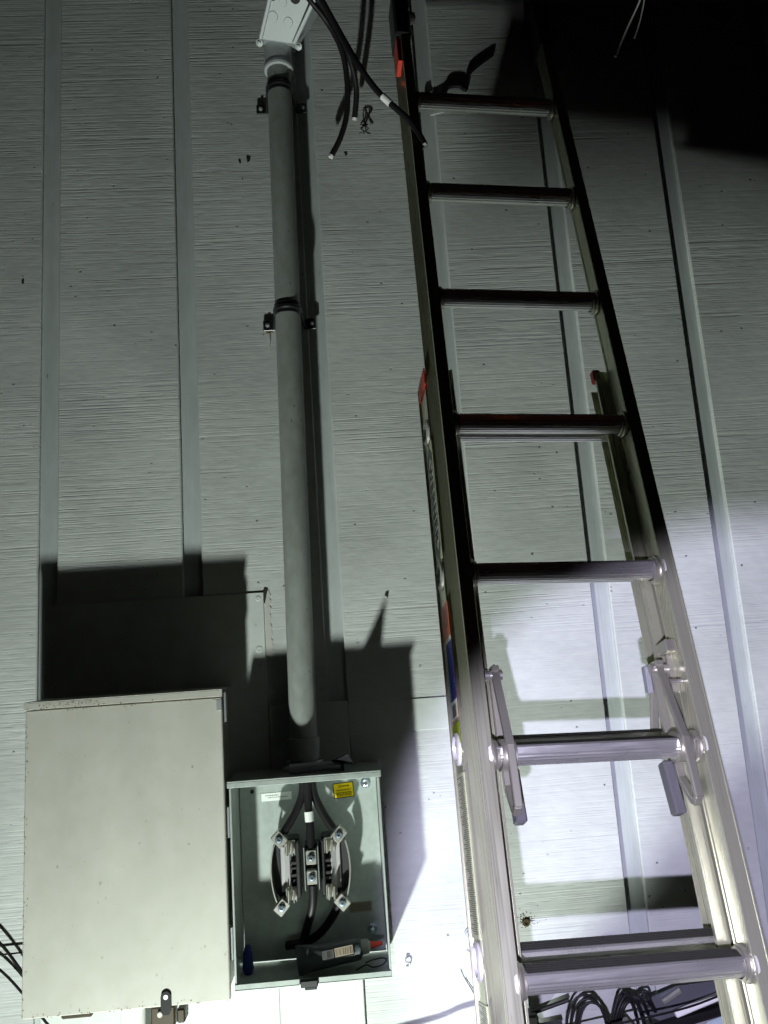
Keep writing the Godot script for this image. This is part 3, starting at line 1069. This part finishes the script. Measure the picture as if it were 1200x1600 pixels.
func ladder() -> void:
	var b := Basis(Vector3.BACK, -0.01868106) * Basis(Vector3.RIGHT, -0.26877806) * Basis(Vector3.UP, 0.06860553)
	var org := v(0.39579, 0.41069, 0.40722)
	ladder_t = Transform3D(b, org - b.y * FOOT)
	var o := thing("extension_ladder", "aluminium extension ladder with red caps leaning on the wall at right", "ladder", ladder_t.origin)
	o.transform = ladder_t
	var st: SurfaceTool
	var a := 0.171
	var ftop := 1.27
	var fbot := -1.2
	var btop := 0.15
	for s in [-1.0, 1.0]:
		# fly section in front: channel open outward
		st = mb()
		lspan(st, Vector3(s * a, fbot, -0.046), Vector3(s * (a + 0.0025), ftop, -0.0026), 0.0006)
		lspan(st, Vector3(s * a, fbot, -0.0025), Vector3(s * (a + 0.024), ftop, 0.0), 0.0008)
		lspan(st, Vector3(s * (a + 0.021), fbot, -0.0035), Vector3(s * (a + 0.0245), ftop, 0.0012), 0.0008)
		lslant(st, s, a, -0.036, a + 0.034, -0.060, fbot, ftop)
		put("fly_rail", st, M.rail, o, true)
		# base section behind: web outside, flanges inward
		st = mb()
		lspan(st, Vector3(s * 0.204, -FOOT + 0.03, -0.130), Vector3(s * 0.2065, btop, -0.0685), 0.0006)
		lslant(st, s, 0.172, -0.0565, 0.2045, -0.070, -FOOT + 0.03, btop)
		lspan(st, Vector3(s * 0.150, -FOOT + 0.03, -0.0590), Vector3(s * 0.1725, btop, -0.0560), 0.0008)
		lspan(st, Vector3(s * 0.150, -FOOT + 0.03, -0.0620), Vector3(s * 0.1535, btop, -0.0545), 0.0008)
		lspan(st, Vector3(s * 0.170, -FOOT + 0.03, -0.1325), Vector3(s * 0.2105, btop, -0.1302), 0.0008)
		put("base_rail", st, M.rail, o, true)
		# red plugs on top of the base rails, red sticker high on the fly rail
		st = mb()
		if s < 0:
			lspan(st, Vector3(s * 0.2067, btop - 0.036, -0.128), Vector3(s * 0.2095, btop + 0.004, -0.054), 0.001)
		else:
			lspan(st, Vector3(s * 0.147, btop - 0.022, -0.075), Vector3(s * 0.164, btop + 0.006, -0.056), 0.003)
		put("red_cap", st, M.red, o, true)
		st = mb()
		lspan(st, Vector3(s * (a - 0.004), ftop - 0.14, -0.064), Vector3(s * (a + 0.038), ftop + 0.03, 0.006), 0.006)
		put("end_mitt", st, M.black, o, true)
		# foot
		st = mb()
		lspan(st, Vector3(s * 0.145, -FOOT, -0.14), Vector3(s * 0.215, -FOOT + 0.05, -0.04), 0.006)
		put("foot", st, M.rubber, o, true)
	st = mb()
	lspan(st, Vector3(-0.2065, 1.035, -0.0460), Vector3(-0.1955, 1.125, -0.0025), 0.001)
	put("red_sticker", st, M.red, o, true)
	# a pale knob at the top of the left rail
	st = mb()
	lathe(st, L(-0.167, 1.235, -0.02), b.x, [Vector2(0.016, 0.0), Vector2(0.016, 0.006), Vector2(0.012, 0.018), Vector2(0, 0.022)], 18)
	put("end_knob", st, M.strip_end, o, true)
	# rungs: flat tread on top, round below; level although the ladder leans
	var poly := PackedVector2Array()
	for k in 25:
		var t := PI + PI * k / 24.0
		var rr := 1.0 if k % 2 == 0 else 0.972
		poly.append(Vector2(cos(t) * 0.0185 * rr, sin(t) * 0.0205 * rr + 0.003))
	poly.append(Vector2(0.0185, 0.0135))
	poly.append(Vector2(0.0165, 0.0155))
	poly.append(Vector2(-0.0165, 0.0155))
	poly.append(Vector2(-0.0185, 0.0135))
	for i in range(-1, 9):
		var y := (3 - i) * 0.3048
		if y > ftop - 0.1:
			continue
		rung(o, poly, "rung", a, y, -0.024)
	for i in range(3, 10):
		var y := (3 - i) * 0.3048 + 0.022
		if y > btop or y < -FOOT + 0.2:
			continue
		rung(o, poly, "base_rung", 0.2035, y, -0.092)
	# rung locks on the fly's lower end
	for s in [-1.0, 1.0]:
		lock(o, s)
	# small fittings above the right lock
	st = mb()
	lspan(st, Vector3(0.150, -0.455, -0.046), Vector3(0.1705, -0.435, -0.010), 0.002)
	lspan(st, Vector3(0.160, -0.52, -0.044), Vector3(0.1708, -0.455, -0.036), 0.002)
	put("guide_bracket", st, M.cast_alum, o, true)
	st = mb()
	rod(st, L(0.150, -0.505, -0.02), L(0.1705, -0.505, -0.02), 0.004)
	put("pivot_pin", st, M.tin, o, true)
	# stickers on the outer face of the left base rail
	var f := Basis(-b.y, -b.z, -b.x) # letters read downward
	f = Basis(-b.y, b.z, -b.x)
	f = Basis(-b.y, -b.z, b.x) if f.determinant() < 0 else f
	var im := Image.create(220, 60, false, Image.FORMAT_RGB8)
	im.fill(Color(0.8, 0.84, 0.66))
	for x in 220:
		var hgt := int(clampf(minf(x, 219 - x) * 1.1, 2, 25))
		im.fill_rect(Rect2i(x, 30 - hgt, 1, 2 * hgt), Color(0.08, 0.1, 0.2))
	for x in range(22, 198):
		var hgt := int(clampf(minf(x - 22, 197 - x) * 1.1, 1, 19))
		im.fill_rect(Rect2i(x, 30 - hgt, 1, 2 * hgt), Color(0.97, 0.98, 0.9))
	var xw := -0.2068
	var badge := label_quad("maker_badge", o, Transform3D(f, L(xw, -0.135, -0.088)), 0.245, 0.060, im)
	letters("badge_letters", "WERNER", 0.030, Transform3D(f, L(xw - 0.0009, -0.135, -0.088)), mat(0.02, 0.025, 0.06, 0.5), badge)
	im = Image.create(240, 60, false, Image.FORMAT_RGB8)
	im.fill(Color(0.82, 0.84, 0.82))
	im.fill_rect(Rect2i(0, 0, 74, 60), Color(0.8, 0.3, 0.05))
	im.fill_rect(Rect2i(12, 8, 40, 34), Color(0.62, 0.2, 0.03))
	im.fill_rect(Rect2i(84, 0, 120, 44), Color(0.06, 0.16, 0.5))
	print_lines(im, 90, 48, 200, 1, 8, Color(0.3, 0.35, 0.5))
	im.fill_rect(Rect2i(212, 12, 24, 30), Color(0.4, 0.42, 0.4))
	label_quad("warning_sticker", o, Transform3D(f, L(xw, -0.44, -0.090)), 0.20, 0.066, im)
	im = Image.create(60, 60, false, Image.FORMAT_RGB8)
	im.fill(Color(0.55, 0.62, 0.08))
	label_quad("lime_sticker", o, Transform3D(f, L(xw, -0.565, -0.090)), 0.035, 0.06, im)
	im = Image.create(320, 60, false, Image.FORMAT_RGB8)
	im.fill(Color(0.85, 0.86, 0.74))
	for x in range(6, 314, 4):
		im.fill_rect(Rect2i(x, rng.randi_range(5, 12), 2, rng.randi_range(24, 46)), Color(0.42, 0.43, 0.36))
	label_quad("instruction_sticker", o, Transform3D(f, L(xw, -0.745, -0.090)), 0.235, 0.066, im)
	label_quad("instruction_sticker", o, Transform3D(f, L(xw, -1.045, -0.090)), 0.20, 0.066, im)

func rung(o: Node3D, poly: PackedVector2Array, called: String, half: float, y: float, z: float) -> void:
	var b := ladder_t.basis
	var up := (Vector3.UP - b.x * b.x.y).normalized()
	var fr := b.x.cross(up).normalized()
	var st := mb()
	# profile plane: x towards the front, y up; carried along -x
	var t := Transform3D(Basis(fr, up, fr.cross(up)), L(0, y, z) - fr.cross(up) * half)
	prism(st, poly, t, half * 2.0)
	var r := put(called, st, M.rung, o, true)
	st = mb()
	for k in 5:
		box(st, L(0, y, z) + up * 0.0158 + fr * (-0.014 + 0.007 * k), Vector3(half * 2.0 - 0.026, 0.0012, 0.0052), Basis(b.x, up, fr), 0.0003)
	var tr := put("tread", st, M.tread, r, true)
	tr.set_meta("kind", "stuff")
	for s in [-1.0, 1.0]:
		st = mb()
		# swaged collar inside, flared end outside the web
		lathe(st, L(s * half, y, z), -b.x * s, [Vector2(0.0235, -0.0005), Vector2(0.0265, 0.003), Vector2(0.0255, 0.006), Vector2(0.0225, 0.0075), Vector2(0.0225, 0.011), Vector2(0.0195, 0.0125)], 26)
		put("collar", st, M.cast_alum, r, true)
		st = mb()
		lathe(st, L(s * (half + 0.0026), y, z), b.x * s, [Vector2(0.027, 0.0), Vector2(0.026, 0.004), Vector2(0.020, 0.006), Vector2(0.018, -0.001), Vector2(0.0, -0.001)], 26)
		put("flared_end", st, M.strip_end, r, true)

func lock(o: Node3D, s: float) -> void:
	var st := mb()
	var x := s * 0.143
	var side := ladder_t.basis.x
	var pts := [
		[[-0.060, -0.475], [-0.104, -0.575]], [[-0.038, -0.475], [0.000, -0.600]], [[-0.062, -0.470], [-0.030, -0.470]],
		[[-0.106, -0.572], [-0.050, -0.590]], [[-0.050, -0.590], [-0.002, -0.597]], [[0.000, -0.596], [0.003, -0.690]],
		[[0.003, -0.686], [-0.012, -0.697]], [[-0.058, -0.480], [-0.055, -0.585]],
		[[-0.012, -0.695], [-0.042, -0.655]], [[-0.042, -0.657], [-0.044, -0.632]],
	]
	for p in pts:
		bar(st, L(x, p[0][1], p[0][0]), L(x, p[1][1], p[1][0]), 0.010, 0.013, side, 0.0015)
	var k := put("rung_lock", st, M.cast_alum, o, true)
	st = mb()
	rod(st, L(s * 0.132, -0.61, -0.024), L(s * 0.156, -0.61, -0.024), 0.0245, 24)
	put("lock_sleeve", st, M.cast_alum, k, true)
	st = mb()
	rod(st, L(s * 0.130, -0.478, -0.045), L(s * 0.170, -0.478, -0.045), 0.009, 14)
	put("lock_pivot", st, M.tin, k, true)
	st = mb()
	bar(st, L(x - s * 0.014, -0.628, -0.058), L(x - s * 0.014, -0.710, -0.046), 0.026, 0.018, side, 0.003)
	put("lock_finger", st, mat(0.15, 0.15, 0.16, 0.45, 0.3), k, true)
	if s > 0:
		st = mb()
		bar(st, L(x - 0.012, -0.468, -0.062), L(x - 0.012, -0.515, -0.066), 0.016, 0.010, side, 0.002)
		put("lock_spring", st, M.galv, k, true)

# ---------------------------------------------------------------- small things low on the wall
func bottom_clutter() -> void:
	# coil of black cable
	var o := thing("cable_coil", "coil of black cable hanging below the lowest rung", "cable", v(0.45, -0.80, 0.06))
	for k in 4:
		var st := mb()
		var c := v(0.447 + k * 0.006, -0.812 - 0.003 * k, 0.07 + 0.006 * (k % 3))
		var pts := []
		for i in 27:
			var t := TAU * i / 26.0
			pts.append(c + Vector3(cos(t) * (0.043 - k * 0.003), sin(t) * (0.078 - k * 0.004), 0.006 * sin(t + k)))
		tube(st, pts, 0.0027, 8)
		put("loop", st, M.rubber, o)
	o = thing("cable_bundle", "twisted bundle of dark cables beside the coil under the rung", "cable", v(0.53, -0.80, 0.06))
	for k in 4:
		var st := mb()
		tube(st, smooth_path([v(0.490 + 0.006 * k, -0.85, 0.06), v(0.503 + 0.008 * k, -0.785 + 0.006 * k, 0.075), v(0.527 + 0.010 * k, -0.742 - 0.004 * k, 0.07), v(0.553 + 0.008 * k, -0.772 + 0.006 * k, 0.06 + 0.008 * k), v(0.566 + 0.012 * k, -0.85 + 0.02 * k, 0.05)]), [0.003, 0.0042][k % 2], 8)
		put("strand", st, M.rubber, o)
	# bent metal bracket plate on the right
	o = thing("bracket_plate", "bent grey metal bracket plate low on the wall at right", "bracket", v(0.66, -0.80, 0.04))
	var st := mb()
	prism(st, PackedVector2Array([Vector2(0.565, -0.788), Vector2(0.585, -0.768), Vector2(0.655, -0.748), Vector2(0.80, -0.742), Vector2(0.80, -0.768), Vector2(0.615, -0.812)]), Transform3D(Basis(), v(0, 0, 0.045)), 0.004)
	put("plate", st, mat(0.13, 0.135, 0.16, 0.4, 0.4), o)
	st = mb()
	bar(st, v(0.640, -0.795, 0.060), v(0.800, -0.752, 0.060), 0.014, 0.012, Vector3(0, 0.4, 1), 0.002)
	put("folded_lip", st, M.white, o)
	st = mb()
	bar(st, v(0.572, -0.822, 0.064), v(0.820, -0.778, 0.064), 0.017, 0.02, Vector3(0, 0, 1), 0.003)
	put("dark_seal", st, M.rubber, o)
	st = mb()
	bar(st, v(0.618, -0.772, 0.056), v(0.660, -0.752, 0.056), 0.009, 0.010, Vector3(0, 0, 1), 0.002)
	put("strap_end", st, M.tin, o)
	st = mb()
	tube(st, smooth_path([v(0.567, -0.764, 0.056), v(0.570, -0.752, 0.06), v(0.588, -0.750, 0.06), v(0.592, -0.764, 0.058), v(0.586, -0.778, 0.056)]), 0.0028, 8)
	put("wire_loop", st, M.black_metal, o)
	st = mb()
	bar(st, v(0.520, -0.792, 0.05), v(0.575, -0.862, 0.05), 0.026, 0.006, Vector3(0.3, 0.2, 1), 0.001)
	put("strut", st, M.tin, o)
	st = mb()
	prism(st, PackedVector2Array([Vector2(0.585, -0.842), Vector2(0.72, -0.812), Vector2(0.66, -0.87), Vector2(0.585, -0.90)]), Transform3D(Basis(), v(0, 0, 0.04)), 0.01)
	put("flap", st, M.galv, o)
	st = mb()
	bar(st, v(0.66, -0.880, 0.035), v(0.86, -0.832, 0.035), 0.075, 0.012, Vector3(0, 0.1, 1), 0.003)
	var bb := put("pale_board", st, M.pale)
	meta(bb, "pale blue board low on the wall under the bracket plate", "board")
	# wires run level along the foot of the picture
	var w := [
		[[v(-0.09, -0.85, 0.04), v(0.10, -0.832, 0.05), v(0.165, -0.815, 0.05), v(0.241, -0.800, 0.045), v(0.324, -0.780, 0.04), v(0.422, -0.752, 0.05)], 0.0045, "black wire sagging from left to the coil, passing behind the ladder"],
		[[v(0.30, -0.802, 0.10), v(0.40, -0.790, 0.11), v(0.52, -0.775, 0.115), v(0.66, -0.765, 0.10), v(0.80, -0.74, 0.08)], 0.0022, "thin dark wire running level in front of the bracket plate"],
		[[v(0.201, -0.683, 0.025), v(0.208, -0.700, 0.03), v(0.226, -0.735, 0.02), v(0.250, -0.785, 0.01)], 0.0009, "frayed thin wire left of the ladder near the bottom"],
		[[v(0.210, -0.700, 0.028), v(0.222, -0.715, 0.045), v(0.236, -0.740, 0.03), v(0.256, -0.79, 0.02)], 0.0008, "second strand splitting off the frayed wire by the ladder"],
		[[v(-0.81, -0.51, 0.02), v(-0.761, -0.554, 0.02), v(-0.721, -0.605, 0.02), v(-0.66, -0.69, 0.02)], 0.0031, "black wire slanting behind the cabinet at far left, upper one"],
		[[v(-0.81, -0.57, 0.02), v(-0.760, -0.606, 0.02), v(-0.721, -0.646, 0.02), v(-0.66, -0.72, 0.02)], 0.0027, "black wire slanting behind the cabinet at far left, lower one"],
		[[v(-0.83, -0.581, 0.012), v(-0.761, -0.579, 0.012), v(-0.67, -0.578, 0.012)], 0.0018, "level black wire crossing the slanting wires left of the cabinet"],
		[[v(0.28, 1.40, 0.007), v(0.333, 1.424, 0.008), v(0.352, 1.447, 0.009), v(0.383, 1.449, 0.009), v(0.399, 1.441, 0.008), v(0.412, 1.489, 0.008), v(0.48, 1.545, 0.006)], 0.0058, "kinked black cable stub against the wall above the top rung"],
		[[v(0.86, 1.64, 0.22), v(0.807, 1.519, 0.20), v(0.770, 1.450, 0.19), v(0.735, 1.38, 0.18)], 0.0024, "pale loose wire hanging in the dark at upper right, longer one"],
		[[v(0.85, 1.64, 0.20), v(0.815, 1.50, 0.19), v(0.790, 1.43, 0.18)], 0.0018, "pale loose wire hanging in the dark at upper right, shorter one"],
	]
	for e in w:
		st = mb()
		tube(st, smooth_path(e[0], 7), e[1], 8)
		var wi := put("loose_wire", st, M.white if e[2].begins_with("pale") else M.rubber)
		meta(wi, e[2], "wire")
	# black clamp block beside the ladder foot
	st = mb()
	span(st, v(0.322, -0.815, 0.02), v(0.352, -0.772, 0.06), 0.004)
	bar(st, v(0.33, -0.80, 0.05), v(0.40, -0.79, 0.06), 0.01, 0.01, Vector3(0, 0, 1))
	var cl := put("cable_clamp", st, M.black)
	meta(cl, "black cable clamp on the wall right of the left ladder rail", "clamp")

func wall_marks() -> void:
	# nail holes, insects, staples and old caulk, each a small thing on the wall
	var holes := [
		[-0.744, 0.946, 0.008, "dark nail hole left of the leftmost groove"], [-0.203, 1.255, 0.008, "dark hole left of the conduit near its top strap"],
		[-0.180, 1.262, 0.012, "larger torn hole beside the conduit near its top strap"], [0.100, 0.124, 0.009, "dark chip in the wall right of the conduit above the meter box"],
		[0.070, 1.268, 0.008, "small dark hole under the hanging cable ends"], [-0.199, 1.205, 0.003, "tiny hole under the torn hole by the conduit"],
	]
	for h in holes:
		var st := mb()
		var pts := PackedVector2Array()
		for k in 9:
			var a := TAU * k / 9
			var r: float = h[2] * rng.randf_range(0.5, 1.15)
			pts.append(Vector2(cos(a) * r * 0.6, sin(a) * r))
		prism(st, pts, Transform3D(Basis(), v(h[0], h[1], -0.002)), 0.0028)
		var o := put("nail_hole", st, M.hole)
		meta(o, h[3], "hole", "holes in the wall")
	# rusty hole with a stain of rust grains around
	var o := thing("rusty_hole", "rusty screw hole with brown stain between the ladder rails", "hole", v(0.356, -0.61, 0))
	var st := mb()
	lathe(st, v(0.356, -0.612, 0.0), Vector3.BACK, [Vector2(0.009, 0), Vector2(0.008, 0.003), Vector2(0.004, 0.003), Vector2(0.0035, 0.001), Vector2(0, 0.001)], 12)
	put("hole_rim", st, M.rust, o)
	for k in 150:
		var a := rng.randf() * TAU
		var r := absf(rng.randfn(0, 0.012))
		st = mb() if k == 0 else st
		var p := v(0.356 + cos(a) * r * 1.5, -0.606 + sin(a) * r * 0.8, 0.0)
		var sz := rng.randf_range(0.0006, 0.0018)
		box(st, p, Vector3(sz * 1.6, sz, 0.0012), Basis(Vector3.BACK, rng.randf() * 0.6), 0.0)
	var stain := put("rust_grains", st, M.rust, o)
	stain.set_meta("kind", "stuff")
	o = thing("wall_screw", "round screw head with rust smear left of the ladder rail", "screw", v(0.232, -0.62, 0))
	st = mb()
	lathe(st, v(0.228, -0.622, 0.0), Vector3.BACK, [Vector2(0.010, 0), Vector2(0.009, 0.003), Vector2(0.006, 0.003), Vector2(0.005, 0.006), Vector2(0, 0.006)], 16)
	put("screw_head", st, M.galv, o)
	# old caulk beside the gap where a box once was
	o = thing("old_caulk", "peeling strip of old caulk left of the conduit above the boxes", "caulk", v(-0.18, 0.06, 0))
	st = mb()
	var edge := PackedVector2Array()
	for k in 27:
		edge.append(Vector2(-0.1845 + rng.randf_range(-0.001, 0.0012), 0.149 - k * 0.0058))
	for k in 27:
		edge.append(Vector2(-0.1705 + rng.randf_range(-0.004, 0.0015), 0.149 - (26 - k) * 0.0058))
	prism(st, edge, Transform3D(Basis(), v(0, 0, -0.001)), 0.0022)
	put("caulk_bead", st, mat(0.44, 0.44, 0.40, 0.95), o)
	st = mb()
	var gap := PackedVector2Array([Vector2(-0.187, 0.150), Vector2(-0.184, 0.156), Vector2(-0.176, 0.153), Vector2(-0.178, 0.146), Vector2(-0.1845, 0.12), Vector2(-0.1865, 0.12)])
	prism(st, gap, Transform3D(Basis(), v(0, 0, -0.001)), 0.0024)
	put("gap", st, M.hole, o)
	st = mb()
	lathe(st, v(-0.199, 0.132, 0.003), Vector3.BACK, [Vector2(0.007, 0), Vector2(0.005, 0.0008), Vector2(0.002, 0.0009), Vector2(0, 0.0004)], 14)
	put("painted_screw", st, M.trim, o)
	st = mb()
	lathe(st, v(-0.201, 0.016, 0.003), Vector3.BACK, [Vector2(0.009, 0), Vector2(0.006, 0.0008), Vector2(0.003, 0.0009), Vector2(0, 0.0004)], 14)
	put("painted_screw", st, M.trim, o)
	# drip of pale sealant under the middle strap
	st = mb()
	tube(st, [v(-0.148, 0.782, 0.0), v(-0.148, 0.765, 0.001), v(-0.149, 0.735, 0.0)], [0.003, 0.0042, 0.0012], 10)
	var dr := put("sealant_drip", st, M.trim)
	meta(dr, "pale drip of sealant under the middle pipe strap", "sealant")
	st = mb()
	for k in 26:
		var sz := rng.randf_range(0.001, 0.003)
		box(st, v(-0.150 + rng.randfn(0, 0.005), 0.788 + rng.randfn(0, 0.005), 0.0), Vector3(sz * 1.5, sz, 0.0014))
	var rs := put("rust_mark", st, mat(0.2, 0.14, 0.06, 0.9))
	meta(rs, "brown rust mark under the left ear of the middle pipe strap", "rust mark")
	# wire pigtail and a curl of wire
	st = mb()
	for k in 5:
		var q := rng.randf_range(-0.012, 0.012)
		tube(st, smooth_path([v(0.124, 1.345, 0.0), v(0.124 + q, 1.338, 0.018), v(0.120 - q, 1.322, 0.022), v(0.126 + q * 1.6, 1.312 + 0.3 * absf(q), 0.012)]), 0.0013, 6)
	var pg := put("wire_pigtail", st, M.rubber)
	meta(pg, "small tangle of wire sticking out right of the cable ends", "wire")
	st = mb()
	tube(st, smooth_path([v(0.086, -0.678, 0.0), v(0.094, -0.676, 0.006), v(0.093, -0.668, 0.008), v(0.086, -0.667, 0.008), v(0.087, -0.660, 0.006), v(0.094, -0.658, 0.003)]), 0.0016, 8)
	var cw := put("wire_curl", st, M.galv)
	meta(cw, "little grey curl of wire on the wall right of the meter box", "wire")
	# pale splinter on a groove under the top rung
	st = mb()
	bar(st, v(0.298, 1.366, 0.008), v(0.345, 1.376, 0.012), 0.004, 0.002, Vector3.BACK, 0.0005)
	var sp := put("paint_splinter", st, M.white)
	meta(sp, "pale splinter of paint lifting under the top rung", "splinter")

# ---------------------------------------------------------------- what throws the shadows from outside the frame
func outside_frame() -> void:
	var o := thing("cover_on_stand", "removed grey box cover held upright on a pole stand below the meter box", "cover", Vector3(0.0, 0, 0.66))
	var st := mb()
	span(st, v(-0.246, -0.868, 0.657), v(0.085, -0.713, 0.660), 0.0006)
	put("cover_panel", st, M.enamel, o)
	st = mb()
	span(st, v(-0.298, -0.752, 0.6605), v(0.085, -0.713, 0.664), 0.0006)
	put("cover_lip", st, M.enamel, o)
	st = mb()
	rod(st, v(0.06, -1.735, 0.675), v(0.06, -0.72, 0.675), 0.009, 14)
	lathe(st, v(0.06, -1.75, 0.675), Vector3.UP, [Vector2(0.06, 0), Vector2(0.06, 0.008), Vector2(0.02, 0.018), Vector2(0, 0.018)], 24)
	put("stand", st, M.black_metal, o)
	o = thing("cable_reel", "large cable reel standing on the ground behind the ladder foot", "cable reel", v(0.135, -1.75, 0.53))
	var c := v(0.135, -1.447, 0.545)
	for s in [-0.05, 0.05]:
		st = mb()
		lathe(st, c + Vector3(0, 0, s), Vector3.BACK, [Vector2(0.0, -0.006), Vector2(0.300, -0.006), Vector2(0.303, -0.003), Vector2(0.303, 0.003), Vector2(0.300, 0.006), Vector2(0, 0.006)], 48)
		put("flange", st, mat(0.3, 0.2, 0.1, 0.8), o)
	st = mb()
	lathe(st, c, Vector3.BACK, [Vector2(0.2, -0.043), Vector2(0.23, -0.03), Vector2(0.235, 0.0), Vector2(0.23, 0.03), Vector2(0.2, 0.043)], 40)
	put("wound_cable", st, M.rubber, o)
	st = mb()
	tube(st, smooth_path([v(-0.150, -1.50, 0.585), v(-0.185, -1.40, 0.60), v(-0.178, -1.33, 0.60), v(-0.160, -1.300, 0.60), v(-0.132, -1.282, 0.60), v(-0.095, -1.268, 0.60), v(0.0, -1.245, 0.575)]), 0.0032, 8)
	put("loose_end", st, M.rubber, o)
